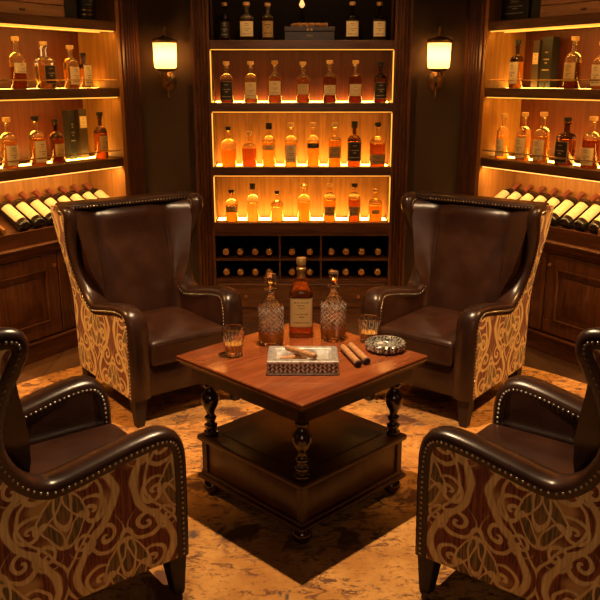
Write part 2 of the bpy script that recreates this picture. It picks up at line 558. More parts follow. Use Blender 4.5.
def nail(t, pos, axis, r=.0044):
    axis = Vector(axis).normalized()
    up = Vector((0, 0, 1)) if abs(axis.z) < .9 else Vector((1, 0, 0))
    a = axis.cross(up).normalized(); c = axis.cross(a)
    rings = []
    for h, rr in ((-.001, 1), (.35, .85), (.62, .5)):
        rings.append([t.verts.new(Vector(pos) + axis * (h * r) + (a * math.cos(2 * PI * k / 7) + c * math.sin(2 * PI * k / 7)) * (r * rr)) for k in range(7)])
    for p, q in zip(rings, rings[1:]):
        for k in range(7): t.faces.new((p[k], p[(k + 1) % 7], q[(k + 1) % 7], q[k]))
    t.faces.new(rings[-1])
def nail_row(s, a, bb, ax):
    t = bmesh.new(); acc = .012; n = len(PATH)
    for i in range(n - 1):
        p, q = PATH[i], PATH[i + 1]; L = (q - p).length
        if L < 1e-7: continue
        d = (q - p) / L; nv = Vector((d.y, -d.x, 0))
        while acc <= L:
            w = p + d * acc + nv * bb
            nail(t, (s * (wx(w.y) - (a if a < .01 else a * tin(p.y) / .088)), -w.x, w.y), (s * ax, 0, .05))
            acc += .0170
        acc -= L
    bmesh.ops.recalc_face_normals(t, faces=t.faces)
    return t
def make_chair(label):
    root = thing('wing_chair', label, 'armchair', group='wing chairs round the coffee table')
    for s in (-1, 1):
        b = MB(); b.add(slab(chair_side_poly(), s, 0, .032)); o = b.build('side_panel', M['damask'], root, True, 30); uv_box(o, 'side')
        o['label'] = 'patterned fabric outer side panel'
        poly = [(f - .006, z - .004) for f, z in chair_side_poly()]
        b = MB(); b.add(slab(poly, s, .033, .088)); b.build('wing_arm', M['leather'], root, True, 30)
        b = MB(); b.add(sweep_border(s)); o = b.build('arm_border', M['leather_edge'], root, True, 60)
        for a_, b_, x_ in ((-.0068, -.018, 1), (.0945, -.020, -1)):
            t = MB(); t.add(nail_row(s, a_, b_, x_)); n = t.build('nailhead_trim', M['nail'], o, True); n['label'] = 'row of pewter nailheads'
    # backrest
    t = bmesh.new(); nx, nz = 28, 22; F, Bk = [], []
    for j in range(nz + 1):
        z = .36 + (.950 - .36) * j / nz; fr, bk = [], []
        k = (z - .36) / .59
        for i in range(nx + 1):
            x = (-1 + 2 * i / nx) * (wx(z) - tin(z) + .004)
            ax = abs(x) / .185 if abs(x) < .185 else 1 + .35 * (abs(x) - .185) / max(.03, wx(z) - tin(z) + .004 - .185)
            f = -.185 - .065 * k
            f += .026 * (1 - min(1, ax) ** 3) if ax < 1 else .078 * (ax - 1) ** 1.2 / .4
            f += .012 * math.sin(PI * min(1, k * 1.4))
            f -= .05 * smoothstep(.90, 1.0, k) ** 2
            fr.append(t.verts.new((x, -f, z))); bk.append(t.verts.new((x, .300 + .03 * k, z)))
        F.append(fr); Bk.append(bk)
    for j in range(nz):
        for i in range(nx):
            t.faces.new((F[j][i], F[j][i + 1], F[j + 1][i + 1], F[j + 1][i]))
            t.faces.new((Bk[j][i], Bk[j + 1][i], Bk[j + 1][i + 1], Bk[j][i + 1]))
    for i in range(nx):
        t.faces.new((F[0][i], Bk[0][i], Bk[0][i + 1], F[0][i + 1])); t.faces.new((F[nz][i], F[nz][i + 1], Bk[nz][i + 1], Bk[nz][i]))
    for j in range(nz):
        t.faces.new((F[j][0], F[j + 1][0], Bk[j + 1][0], Bk[j][0])); t.faces.new((F[j][nx], Bk[j][nx], Bk[j + 1][nx], F[j + 1][nx]))
    bmesh.ops.recalc_face_normals(t, faces=t.faces)
    b = MB(); b.add(t); b.build('backrest', M['leather'], root, True, 50)
    # seams running down the backrest
    for s in (-1, 1):
        b = MB()
        b.tube([(s * .187, .185 + .065 * k - .012 * math.sin(PI * min(1, k * 1.4)) + .05 * smoothstep(.90, 1, k) ** 2 - .002, .40 + .53 * k) for k in [q / 14 for q in range(14)]], .0035, 6)
        b.build('seam', M['leather_edge'], root, True)
    # fabric outside back
    poly = [(.312, .135), (.345, .94), (.340, .968), (.352, .975), (.366, .962), (.368, .93), (.334, .135)]
    t = bmesh.new()
    for j in range(15):
        z = .135 + .812 * j / 14
        y0 = .311 + .034 * j / 14
        ring = [t.verts.new((x, y, z)) for x, y in ((-wx(z), y0), (wx(z), y0), (wx(z) - .004, y0 + .018), (-wx(z) + .004, y0 + .018))]
        if j:
            for k in range(4): t.faces.new((prev[k], prev[(k + 1) % 4], ring[(k + 1) % 4], ring[k]))
        else: t.faces.new(ring)
        prev = ring
    t.faces.new(prev); bmesh.ops.recalc_face_normals(t, faces=t.faces)
    b = MB(); b.add(t); o = b.build('outside_back', M['damask'], root, False); uv_box(o, 'back'); o['label'] = 'patterned fabric rear panel'
    # rolled top edge with its nail row
    w = wx(.955)
    b = MB(); b.rbox(w - .02, .062, .016, .0155, (0, .290, .949), 0, 10)
    o = b.build('top_roll', M['leather_edge'], root, True)
    t = bmesh.new()
    k = -w + .05
    while k < w - .045:
        nail(t, (k, .2272, .947), (0, -1, .15)); k += .0170
    bmesh.ops.recalc_face_normals(t, faces=t.faces)
    b = MB(); b.add(t); b.build('nailhead_trim', M['nail'], o, True)
    # seat
    b = MB(); b.rbox(.203, .245, .062, .028, (0, -.052, .338), .010)
    c = b.build('seat_cushion', M['leather'], root, True, 60)
    b = MB()
    for zz in (.378, .298):
        b.tube([(-.178, -.2962, zz), (.178, -.2962, zz)], .003, 6)
    b.build('piping', M['leather_edge'], c, True)
    b = MB(); b.box(-.212, .212, -.277, .30, .135, .283, .008, 2); b.build('seat_base', M['leather_edge'], root, True)
    for sx in (-1, 1):
        for y, dy in ((-.252, -.006), (.285, .02)):
            t = bmesh.new(); rr = []
            for z, h, sh in ((0, .0185, 1), (.136, .031, 0)):
                cx, cy = sx * (.256 + .004 * sh), y + dy * sh
                rr.append([t.verts.new((cx + q[0] * h, cy + q[1] * h, z)) for q in ((-1, -1), (1, -1), (1, 1), (-1, 1))])
            for k in range(4): t.faces.new((rr[0][k], rr[0][(k + 1) % 4], rr[1][(k + 1) % 4], rr[1][k]))
            t.faces.new(rr[0]); t.faces.new(rr[1]); bmesh.ops.recalc_face_normals(t, faces=t.faces)
            bmesh.ops.bevel(t, geom=t.edges[:], offset=.003, segments=1, affect='EDGES')
            b = MB(); b.add(t); b.build('leg', M['leg'], root)
    return root
def copy_tree(o, parent=None):
    c = o.copy(); col.objects.link(c)
    if parent: c.parent = parent
    for ch in list(o.children): copy_tree(ch, c)
    return c
chair = make_chair('brown leather wing chair with orange-lit fabric side, beyond the table and left of the bottle')
chair.location = (-.6955, 3.7128, RUG); chair.rotation_euler.z = .6594
for x, y, a, lab in ((.6955, 3.7128, -.6594, 'brown leather wing chair with lit fabric side, beyond the table behind the round ashtray'),
                     (-.7519, 2.1814, 2.2451, 'near wing chair at the left picture edge, dim scroll-patterned side turned to us'),
                     (.7519, 2.1814, -2.2451, 'near wing chair at the right picture edge, dim scroll-patterned side turned to us')):
    c = copy_tree(chair); c.location = (x, y, RUG); c.rotation_euler.z = a; c['label'] = lab

# ------------------------------------------------------------------ coffee table
TC = (0, 2.749); TZ = .566
tb = thing('coffee_table', 'square mahogany coffee table with turned legs and boxed lower shelf', 'coffee table', (TC[0], TC[1], RUG), R(45))
def zz(z): return z - RUG
def sq(b, h, z0, z1, bev=0, seg=2): b.box(-h, h, -h, h, zz(z0), zz(z1), bev, seg)
b = MB(); sq(b, .328, .546, .566, .006, 3); b.build('tabletop', M['table_top'], tb, True, 30)
b = MB(); sq(b, .320, .536, .5465, .004); b.build('edge_moulding', M['table_dark'], tb, True, 30)
b = MB()
for a in range(4):
    t = bmesh.new(); bmesh.ops.create_cube(t, size=1)
    for v in t.verts: v.co = Vector((v.co.x * .56, -.283 + (v.co.y) * .022, zz(.508) + v.co.z * .058))
    bmesh.ops.bevel(t, geom=t.edges[:], offset=.003, segments=2, affect='EDGES')
    b.add(t, Matrix.Rotation(a * PI / 2, 4, 'Z'))
b.build('apron', M['table_dark'], tb, True, 30)
LEGP = [(.024, 0), (.026, .002), (.026, .012), (.018, .016), (.017, .022), (.023, .028), (.024, .036), (.016, .042), (.015, .050), (.021, .056), (.022, .064),
        (.015, .070), (.014, .078), (.018, .088), (.027, .104), (.033, .124), (.031, .140), (.022, .152), (.015, .160), (.014, .166), (.022, .171), (.023, .178), (.015, .183), (.020, .190), (.026, .194), (.026, .200)]
for sx in (-1, 1):
    for sy in (-1, 1):
        m = Matrix.Translation((sx * .242, sy * .242, zz(.252)))
        b = MB(); b.lathe([(r * 1.03, z * 1.13) for r, z in LEGP], 24, mat=m)
        b.box(sx * .242 - .028, sx * .242 + .028, sy * .242 - .028, sy * .242 + .028, zz(.470), zz(.536), .003)
        b.build('leg', M['table_leg'], tb, True, 50)
b = MB(); sq(b, .281, .230, .252, .006, 3); b.build('lower_shelf', M['table_dark'], tb, True, 30)
b = MB(); sq(b, .215, .2515, .2555, .003, 2); b.build('shelf_panel', M['table_dark'], tb, True, 30)
b = MB(); sq(b, .262, .100, .231, .002)
for sx in (-1, 1):
    for sy in (-1, 1): b.box(sx * .268, sx * .240, sy * .268, sy * .240, zz(.100), zz(.231), .002)
b.build('lower_box', M['table_dark'], tb, True, 30)
b = MB(); sq(b, .283, .074, .090, .006, 3); sq(b, .273, .089, .103, .006, 3); b.build('base_moulding', M['table_dark'], tb, True, 30)
for sx in (-1, 1):
    for sy in (-1, 1):
        b = MB(); b.lathe([(0, 0), (.016, 0), (.026, .008), (.034, .022), (.036, .034), (.031, .048), (.020, .058), (.022, .064), (.022, .066)], 20,
                          mat=Matrix.Translation((sx * .243, sy * .243, 0)))
        b.build('foot', M['table_leg'], tb, True, 60)
TT = TZ + .0006

# ---- things on the table
def cut(nflute, z0, z1, depth):
    def f(a, z, i, k):
        if z < z0 or z > z1: return 1
        return 1 + depth * (1 if (k + i) % 2 else -1)
    return f
def decanter(loc, label, h, r, stopper, fill):
    root = thing('decanter', label, 'decanter', loc, .3)
    b = MB(); n = 48
    hb = h * .56
    outer = [(0, 0), (r * .90, 0), (r * .97, .006), (r * .93, .014)]
    k = 16
    for i in range(k + 1): outer.append((r, .020 + (hb - .020) * i / k))
    outer += [(r * .96, hb + .008), (r * .80, hb + .020), (r * .55, hb + .032), (r * .36, hb + .044), (r * .30, hb + .058), (r * .31, hb + .066), (r * .44, hb + .070), (r * .45, hb + .075), (r * .26, hb + .077)]
    inner = [(r * .22, hb + .05), (r * .48, hb + .028), (r * .82, hb + .008), (r * .87, hb - .01), (r * .87, .022), (r * .80, .016), (0, .015)]
    b.lathe(outer + inner, n, ripple=lambda a, z, i, kk: 1 + (.022 * (1 if (kk // 2 + i) % 2 else -1) if 4 <= i <= 4 + k else (.012 * (1 if kk % 4 < 2 else -1) if i < len(outer) - 8 else 0)))
    b.build('crystal', M['crystal'], root, False)
    b = MB(); b.lathe([(0, .0145), (r * .80, .0155), (r * .875, .022), (r * .875, fill), (0, fill)], 32)
    b.build('whisky', M['table_whisky'], root, True, 40)
    b = MB(); z = hb + .077
    if stopper == 'ball':
        b.lathe([(0, z - .02), (r * .2, z - .018), (r * .24, z + .002), (r * .17, z + .008), (r * .20, z + .013), (r * .46, z + .020), (r * .60, z + .034), (r * .56, z + .047), (r * .32, z + .056), (0, z + .058)], 12)
    else:
        b.lathe([(0, z - .02), (r * .2, z - .018), (r * .26, z + .002), (r * .28, z + .010), (r * .36, z + .030), (r * .40, z + .046), (r * .34, z + .054), (0, z + .055)], 10)
    b.build('stopper', M['crystal'] if stopper == 'ball' else M['warm_glass'], root, False)
    return root
decanter((-.118, 2.885, TT), 'cut crystal whisky decanter with clear ball stopper, left of the tall bottle', .252, .048, 'ball', .062)
decanter((.121, 2.945, TT), 'cut crystal whisky decanter with amber tapered stopper, right of the tall bottle', .248, .049, 'taper', .070)

def tumbler(loc, label, h, r0, r1, fill):
    root = thing('whisky_tumbler', label, 'glass', loc, .2, 'whisky tumblers on the coffee table')
    n = 36; prof = [(0, 0), (r0 * .93, 0), (r0, .003)]
    k = 9
    for i in range(k + 1):
        t = i / k; prof.append((r0 + (r1 - r0) * t * .96, .004 + (h * .72) * t))
    prof += [(r1 * .985, h * .8), (r1, h - .001), (r1 - .0012, h), (r1 - .0024, h - .001), (r1 * .93, h * .75), (r0 + (r1 - r0) * .3 - .004, .03), (r0 * .86, .016), (0, .015)]
    b = MB(); b.lathe(prof, n, ripple=lambda a, z, i, kk: 1 + (.028 * (1 if (kk // 2 + i // 2) % 2 else -1) if 3 <= i <= 3 + k else 0))
    b.build('cut_glass', M['tumbler'], root, True, 30)
    q = r0 + (r1 - r0) * .35 - .0035
    b = MB(); b.lathe([(0, .0145), (r0 * .862, .0155), (r0 + (r1 - r0) * .3 - .0037, .03), (q, fill), (0, fill)], 28)
    b.build('whisky', M['table_whisky'], root, True, 40)
tumbler((-.25, 2.757, TT), 'cut glass tumbler of whisky at the table\'s left corner, beside the ball-stoppered decanter', .104, .030, .042, .043)
tumbler((.257, 2.915, TT), 'cut glass tumbler of whisky behind the round ashtray on the table', .094, .030, .041, .036)

# tall bottle
root = thing('whisky_bottle', 'tall amber whisky bottle with gold neck, on the table between two crystal decanters', 'bottle', (-.003, 2.995, TT), 0)
PW = 4
b = MB(); b.lathe([(0, 0), (.042, 0), (.047, .004), (.0475, .012), (.0475, .125)] , 40, PW); b.build('whisky', M['tall_whisky'], root, True, 50)
b = MB(); b.lathe([(.0475, .1255), (.0475, .165), (.045, .185), (.036, .205), (.024, .222), (.0165, .236), (.0155, .25), (.0155, .30)], 40, 2.6); b.build('bottle_neck', M['deep'], root, True, 50)
b = MB(); b.lathe([(0, .235), (.0175, .235), (.0172, .262), (.0195, .264), (.0195, .271), (.0168, .274), (.0168, .285), (.0185, .287), (.0185, .308), (.017, .311), (0, .311)], 24); b.build('gold_foil', M['gold_foil'], root, True, 40)
def patch(R0, p, z0, z1, half, off=.0012, n=20, ay=1):
    t = bmesh.new(); rows = []
    for rr in (R0 + off * .25, R0 + off):
        g = []
        for z in (z0, z1):
            g.append([t.verts.new((rr * srad(a, p) * math.cos(a), ay * rr * srad(a, p) * math.sin(a), z)) for a in [-PI / 2 - half + 2 * half * k / n for k in range(n + 1)]])
        rows.append(g)
    (i0, i1), (o0, o1) = rows
    for k in range(n):
        t.faces.new((o0[k], o0[k + 1], o1[k + 1], o1[k])); t.faces.new((i0[k + 1], i0[k], i1[k], i1[k + 1]))
        t.faces.new((i0[k], i0[k + 1], o0[k + 1], o0[k])); t.faces.new((i1[k + 1], i1[k], o1[k], o1[k + 1]))
    t.faces.new((i0[0], o0[0], o1[0], i1[0])); t.faces.new((o0[n], i0[n], i1[n], o1[n]))
    return t
b = MB(); b.add(patch(.0478, PW, .045, .160, .86)); b.build('label', M['old_label'], root, True, 50)

# silver cigar tray
root = thing('cigar_tray', 'rectangular ornate silver ashtray holding two cigars, at the front of the table', 'ashtray', (.003, 2.628, TT), 0)
X, Y, H = .123, .082, .050
b = MB()
b.box(-X, X, -Y, Y, 0, .007, .002); b.build('base', M['silver'], root, True, 30)
b = MB()
for s in (-1, 1):
    b.box(-X + .004, X - .004, s * (Y - .004), s * (Y - .016), .007, .042)
    b.box(s * (X - .004), s * (X - .016), -Y + .016, Y - .016, .007, .042)
b.build('relief_band', M['silver_relief'], root)
b = MB()
w = .026
t = bmesh.new()
loops = []
for hx, hy, z in ((X, Y, .041), (X, Y, .047), (X - .003, Y - .003, .050), (X - w + .003, Y - w + .003, .050), (X - w, Y - w, .047), (X - w - .006, Y - w - .006, .024)):
    loops.append([t.verts.new((sx * hx, sy * hy, z)) for sx, sy in ((-1, -1), (1, -1), (1, 1), (-1, 1))])
for a, c in zip(loops, loops[1:] + loops[:1]):
    for k in range(4): t.faces.new((a[k], a[(k + 1) % 4], c[(k + 1) % 4], c[k]))
bmesh.ops.recalc_face_normals(t, faces=t.faces)
b.add(t); b.build('rim', M['silver'], root)
b = MB(); b.box(-X + .03, X - .03, -Y + .03, Y - .03, .020, .024); b.build('tray_floor', M['tray_floor'], root)

def cigar(p0, p1, r, label, group, burnt=True):
    p0, p1 = Vector(p0), Vector(p1); d = p1 - p0; L = d.length
    root = thing('cigar', label, 'cigar', p0, 0, group)
    q = d.to_track_quat('Z', 'Y'); root.rotation_mode = 'QUATERNION'; root.rotation_quaternion = q
    b = MB(); b.lathe([(0, 0), (r * .55, .001), (r * .9, .008), (r, .018), (r, L - .005), (r * .98, L - .004)], 18); b.build('wrapper', M['cigar'], root, True, 60)
    b = MB(); b.lathe([(r * .975, L - .004), (r * .99, L + .002), (r * .85, L + .006), (0, L + .006)], 18); b.build('foot', M['cigar_end'] if burnt else M['cigar'], root, True, 60)
    return root
g = 'loose cigars on the coffee table'
cigar((.150, 2.812, TT + .0125), (.198, 2.625, TT + .0125), .0125, 'brown cigar lying on the table, the one next to the silver tray', g)
cigar((.180, 2.835, TT + .0125), (.230, 2.652, TT + .0125), .0125, 'brown cigar lying on the table, the one next to the round ashtray', g)
g = 'cigars in the silver tray'
cigar((-.076, 2.603, TT + .0358), (.010, 2.640, TT + .0358), .0115, 'short cigar lying flat in the silver tray, under the crossing one', g, False)
cigar((-.058, 2.672, TT + .0570), (.042, 2.563, TT + .0625), .0105, 'cigar crossing over the other in the silver tray, end resting on its rim', g, False)

# round ashtray
root = thing('round_ashtray', 'round cut silver ashtray at the right corner of the table', 'ashtray', (.312, 2.815, TT), .3)
rp = lambda a, z, i, k: 1 + (.03 * (1 if k % 4 < 2 else -1) if 1 <= i <= 4 else 0)
b = MB(); b.lathe([(0, 0), (.060, 0), (.070, .006), (.076, .016), (.075, .028), (.070, .033), (.062, .032), (.054, .014), (.048, .010), (0, .009)], 64, ripple=rp); b.build('dish', M['silver_relief'], root, False)
b = MB()
for a in range(2):
    t = bmesh.new(); bmesh.ops.create_cube(t, size=1)
    for v in t.verts: v.co = Vector((v.co.x * .112, v.co.y * .010, .018 + v.co.z * .017))
    bmesh.ops.bevel(t, geom=t.edges[:], offset=.003, segments=2, affect='EDGES')
    b.add(t, Matrix.Rotation(R(20) + a * PI / 2, 4, 'Z'))
b.build('cigar_rest', M['silver'], root, True, 30)

# ------------------------------------------------------------------ bottles
def bottle(loc, rz, H, Rr, style, glass_m, liq_m, fill, lab, cap, label, group, cat='bottle', name='whisky_bottle', seg=22):
    """style: round, square, squat, slim"""
    root = thing(name, label, cat, loc, rz, group)
    p = {'round': 2, 'slim': 2, 'square': 4, 'squat': 2.6}[style]
    hb = {'round': .56, 'slim': .60, 'square': .56, 'squat': .52}[style] * H
    hs = {'round': .70, 'slim': .76, 'square': .68, 'squat': .68}[style] * H
    hc = H * .90
    rn = .30 * Rr if style != 'squat' else .24 * Rr
    shoulder = [(Rr, hb)]
    for k in range(1, 7):
        t = k / 6
        shoulder.append((rn + (Rr - rn) * (math.cos(t * PI / 2) ** .9 if style != 'slim' else (1 - t) ** 1.0 * .5 + .5 * math.cos(t * PI / 2)), hb + (hs - hb) * (math.sin(t * PI / 2) * .55 + t * .45)))
    prof = [(0, 0), (Rr * .9, 0), (Rr, Rr * .14)] + shoulder + [(rn * .96, hc - H * .055), (rn * 1.28, hc - H * .05), (rn * 1.28, hc - H * .02), (rn * 1.0, hc - H * .015), (rn, hc), (0, hc)]
    zf = fill * H
    def clip(lo, hi):
        out = []
        for (r0, z0), (r1, z1) in zip(prof, prof[1:]):
            if lo <= z0 <= hi: out.append((r0, z0))
            for zc in (lo, hi):
                if z0 < zc < z1:
                    out.append((r0 + (r1 - r0) * (zc - z0) / (z1 - z0), zc))
        if lo <= prof[-1][1] <= hi: out.append(prof[-1])
        return out
    up, dn = clip(zf, 9), clip(-1, zf)
    b = MB(); b.lathe([(0, zf + .0004)] + [(r, z + .0004) for r, z in up], seg, p); b.build('glass', M[glass_m], root, True, 50)
    b = MB(); b.lathe(dn + [(0, zf)], seg, p); b.build('whisky', M[liq_m], root, True, 50)
    if lab:
        lm, z0, z1, half = lab
        b = MB(); b.add(patch(Rr * 1.003, p, z0 * H, z1 * H, half, .0014, 16)); b.build('label', M[lm], root, True, 50)
    if cap == 'tall': b = MB(); b.lathe([(0, hc - .012), (rn * 1.5, hc - .012), (rn * 1.5, H), (0, H)], 14); b.build('cap', M['dark_cap'], root, True, 40)
    elif cap in ('black', 'cork', 'gold'):
        m_ = {'black': 'dark_cap', 'cork': 'cork', 'gold': 'gold_foil'}[cap]
        b = MB(); b.lathe([(0, hc - .002), (rn * .95, hc - .002), (rn * .95, hc + H * .015), (rn * 1.6, hc + H * .016), (rn * 1.65, H * .992), (rn * 1.4, H), (0, H)], 14); b.build('stopper', M[m_], root, True, 40)
    elif cap == 'glass':
        b = MB(); b.lathe([(0, hc - .002), (rn * .9, hc - .002), (rn * 1.1, hc + H * .01), (rn * 1.9, hc + H * .04), (rn * 1.7, H * .985), (0, H)], 10); b.build('stopper', M['warm_glass'], root, False)
    return root

CY = 5.0
ZS = [.660, 1.010, 1.400, 1.766]            # tops of the centre cabinet shelves
NTH = ['leftmost', 'second from left', 'third from left', 'fourth from left', 'fourth from right', 'third from right', 'second from right', 'rightmost']
CL = ('cream_label', .10, .50, .95); ML = ('cream_label', .20, .48, 1.0); TL = ('tan_label', .08, .52, 1.0)
rows = {
 3: [(-.468, .218, .036, 'round', 'dark_glass', 'deep', .5, ('silver_print', .08, .5, .8), 'gold', 'dark glass bottle with gold cork and faint silver print, leftmost'),
     (-.334, .220, .041, 'square', 'warm_glass', 'deep', .55, CL, 'cork', 'square bottle with big cream label and cork, second from left'),
     (-.207, .215, .037, 'round', 'warm_glass', 'deep', .6, ('band_label', .08, .52, 1.0), 'cork', 'bottle with banded tan label, just left of the humidor'),
     (.304, .222, .038, 'square', 'dark_glass', 'deep', .55, CL, 'cork', 'dark bottle with big cream label, just right of the humidor'),
     (.468, .220, .038, 'square', 'dark_glass', 'deep', .55, CL, 'gold', 'dark bottle with cream label and gold cap, rightmost')],
 2: [(-.465, .245, .041, 'round', 'warm_glass', 'deep', .56, ('dark_label', .06, .52, 1.1), 'cork', 'bottle with black and gold label, leftmost'),
     (-.316, .246, .041, 'round', 'warm_glass', 'honey', .56, CL, 'cork', 'cork-topped bottle with pale cream label, second from left'),
     (-.167, .250, .042, 'round', 'warm_glass', 'amber', .6, ('cream_label', .18, .52, 1.0), 'gold', 'bottle with gold collar and cream label, third from left'),
     (.006, .243, .041, 'round', 'warm_glass', 'amber', .6, ('tan_label', .2, .46, 1.0), 'cork', 'amber bottle with short tan label, middle one'),
     (.171, .252, .041, 'round', 'warm_glass', 'deep', .62, ('cream_label', .18, .42, 1.0), 'cork', 'dark amber bottle with narrow cream label, third from right'),
     (.329, .252, .042, 'round', 'warm_glass', 'deep', .62, ('cream_label', .16, .44, 1.0), 'cork', 'tall cork bottle with low cream label, second from right'),
     (.484, .243, .040, 'round', 'dark_glass', 'deep', .6, ('dark_label', .1, .5, 1.1), 'black', 'black-labelled bottle, rightmost')],
 1: [(-.462, .245, .047, 'squat', 'warm_glass', 'amber', .42, None, 'black', 'squat unlabelled amber bottle with black stopper, leftmost'),
     (-.332, .215, .046, 'squat', 'warm_glass', 'deep', .53, None, 'cork', 'squat unlabelled dark amber bottle, second from left'),
     (-.209, .268, .042, 'round', 'warm_glass', 'honey', .56, ('tan_label', .38, .5, 1.0), 'tall', 'yellow bottle with tall black cap, third from left'),
     (-.070, .268, .041, 'round', 'warm_glass', 'honey', .56, CL, 'cork', 'pale bottle with large cream label, fourth from left'),
     (.070, .270, .040, 'round', 'warm_glass', 'honey', .56, ('dark_label', .42, .53, 1.1), 'cork', 'yellow bottle with dark neck band label, fourth from right'),
     (.206, .268, .042, 'round', 'warm_glass', 'amber', .6, ('band_label', .2, .46, 1.0), 'cork', 'amber bottle with brown band label, third from right'),
     (.329, .278, .044, 'round', 'dark_glass', 'deep', .56, ('dark_label', .12, .54, 1.2), 'tall', 'black bottle with dark label and cap, second from right'),
     (.475, .270, .049, 'squat', 'warm_glass', 'deep', .52, ('band_label', .06, .28, 1.1), 'black', 'broad black-topped bottle, rightmost')],
 0: [(-.452, .200, .040, 'round', 'warm_glass', 'amber', .50, ('band_label', .3, .5, 1.0), 'black', 'short amber bottle with black stopper, leftmost'),
     (-.316, .240, .040, 'round', 'clear', 'pale', .5, None, 'tall', 'pale clear bottle with tall black cap, second from left'),
     (-.161, .193, .041, 'squat', 'warm_glass', 'pale', .48, None, 'black', 'short squat pale bottle, third from left'),
     (.013, .240, .041, 'round', 'warm_glass', 'honey', .52, None, 'glass', 'yellow bottle with round glass stopper, middle one'),
     (.177, .240, .040, 'slim', 'warm_glass', 'amber', .56, ('band_label', .16, .4, .9), 'cork', 'amber bottle with cork, third from right'),
     (.336, .240, .040, 'slim', 'warm_glass', 'deep', .58, ('band_label', .16, .4, .9), 'black', 'dark brown slim bottle with black cap, second from right'),
     (.471, .206, .043, 'square', 'warm_glass', 'amber', .5, ('gold_label', .24, .36, .5), 'glass', 'square amber flask with glass stopper, rightmost')],
}
SHN = {3: 'centre cabinet top shelf', 2: 'centre cabinet upper lit shelf', 1: 'centre cabinet middle lit shelf', 0: 'centre cabinet lowest lit shelf'}
for k, lst in rows.items():
    for x, h, r, st, gm, lm, fl, lab, cp, txt in lst:
        bottle((x, CY + .082, ZS[k] + .0008), 0, h, r, st, gm, lm, fl, lab, cp, txt + ', ' + SHN[k], 'whisky bottles on the ' + SHN[k])

# ------------------------------------------------------------------ fluted pilasters
def flute_poly(x0, x1, y0, y1, n, depth=.010):
    """plan of a post whose face at y0 carries n round grooves"""
    pts = [(x0, y1), (x0, y0)]; w = (x1 - x0); m = w * .12; fw = (w - 2 * m) / n
    for i in range(n):
        a = x0 + m + fw * i
        for k in range(7):
            t = k / 6; pts.append((a + fw * (.12 + .76 * t), y0 + depth * math.sin(PI * t)))
    pts += [(x1, y0), (x1, y1)]
    return pts

# ------------------------------------------------------------------ centre cabinet
cab = thing('display_cabinet', 'central lit display cabinet with whisky shelves above a wine rack', 'cabinet', (0, CY, 0))
XI, D, TOP = .555, .245, 2.42
b = MB()
for s in (-1, 1): b.box(s * XI, s * (XI + .02), .012, D, .06, TOP, .001)
b.box(-XI, XI, .0, D, TOP - .03, TOP)
b.build('carcass', M['mahogany'], cab)
for s in (-1, 1):
    b = MB(); x0, x1 = sorted((s * XI, s * .662)); b.prism(flute_poly(x0, x1, 0, .09, 4), .13, TOP)
    b.box(x0 - .0, x1, -.012, .09, 0, .13, .004)
    b.build('pilaster', M['mahogany'], cab, True, 30)
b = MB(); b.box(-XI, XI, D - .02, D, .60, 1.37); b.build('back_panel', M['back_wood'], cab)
b = MB(); b.box(-XI, XI, D - .02, D, 1.37, 1.72); b.build('shaded_back_panel', M['shaded_red_wood'], cab)  # same cabinet back, coloured darker for the shade in this row
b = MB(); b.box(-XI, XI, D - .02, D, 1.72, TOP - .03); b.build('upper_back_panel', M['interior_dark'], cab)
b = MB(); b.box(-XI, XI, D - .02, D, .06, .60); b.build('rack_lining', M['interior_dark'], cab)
for k, z in enumerate(ZS):
    th = .052 if k else .062
    b = MB(); b.box(-XI, XI, .0, D - .02, z - th, z, .002)
    sh = b.build('shelf', M['mahogany_flat'], cab)
    if k in (0, 1):
        b = MB(); b.box(-XI + .01, XI - .01, .095, D - .04, z - .002, z + .0006); b.build('light_panel', M['led_top'], sh)
    if k == 2:
        b = MB(); b.box(-XI + .01, XI - .01, D - .062, D - .03, z, z + .006); b.build('light_panel', M['led_top'], sh)
    if k:
        b = MB(); b.box(-XI + .004, XI - .004, .006, .014, z - th - .004, z - th); b.build('led_strip', M['led_edge'], sh)
for s in (-1, 1):                                        # lit edge strips inside the jambs
    b = MB()
    for z0, z1 in ((ZS[0], ZS[1] - .06), (ZS[1], ZS[2] - .06), (ZS[2], ZS[3] - .06)):
        b.box(s * (XI - .006), s * XI, .004, .012, z0 + .004, z1)
    b.build('led_strip', M['led_edge'], cab)
# wine rack: two tiers in three bays
rk = MB()
for z in (.426, .292): rk.box(-XI, XI, .004, D - .02, z - .014, z, .001)
for x in (-.143, .122): rk.box(x - .006, x + .006, .006, D - .02, .292, .598)
rk.box(-XI, XI, .004, .02, .575, .600)
r_ = rk.build('wine_rack', M['mahogany_flat'], cab)
b = MB(); b.box(-XI, XI, .004, D - .02, .06, .278, .002)
for x0, x1 in ((-.54, -.19), (-.175, .175), (.19, .54)):
    b.box(x0, x1, -.010, .004, .10, .262, .006)
b.build('drawer_front', M['mahogany_flat'], cab)
for x in (-.365, 0, .365):
    b = MB(); b.lathe([(0, 0), (.006, 0), (.006, .008), (.012, .013), (.012, .018), (0, .022)], 14, mat=Matrix.Translation((x, -.010, .18)) @ Matrix.Rotation(R(90), 4, 'X')); b.build('knob', M['brass'], cab, True)
b = MB(); b.box(-.662, .662, -.008, D, 0, .06); b.build('plinth', M['mahogany_flat'], cab)

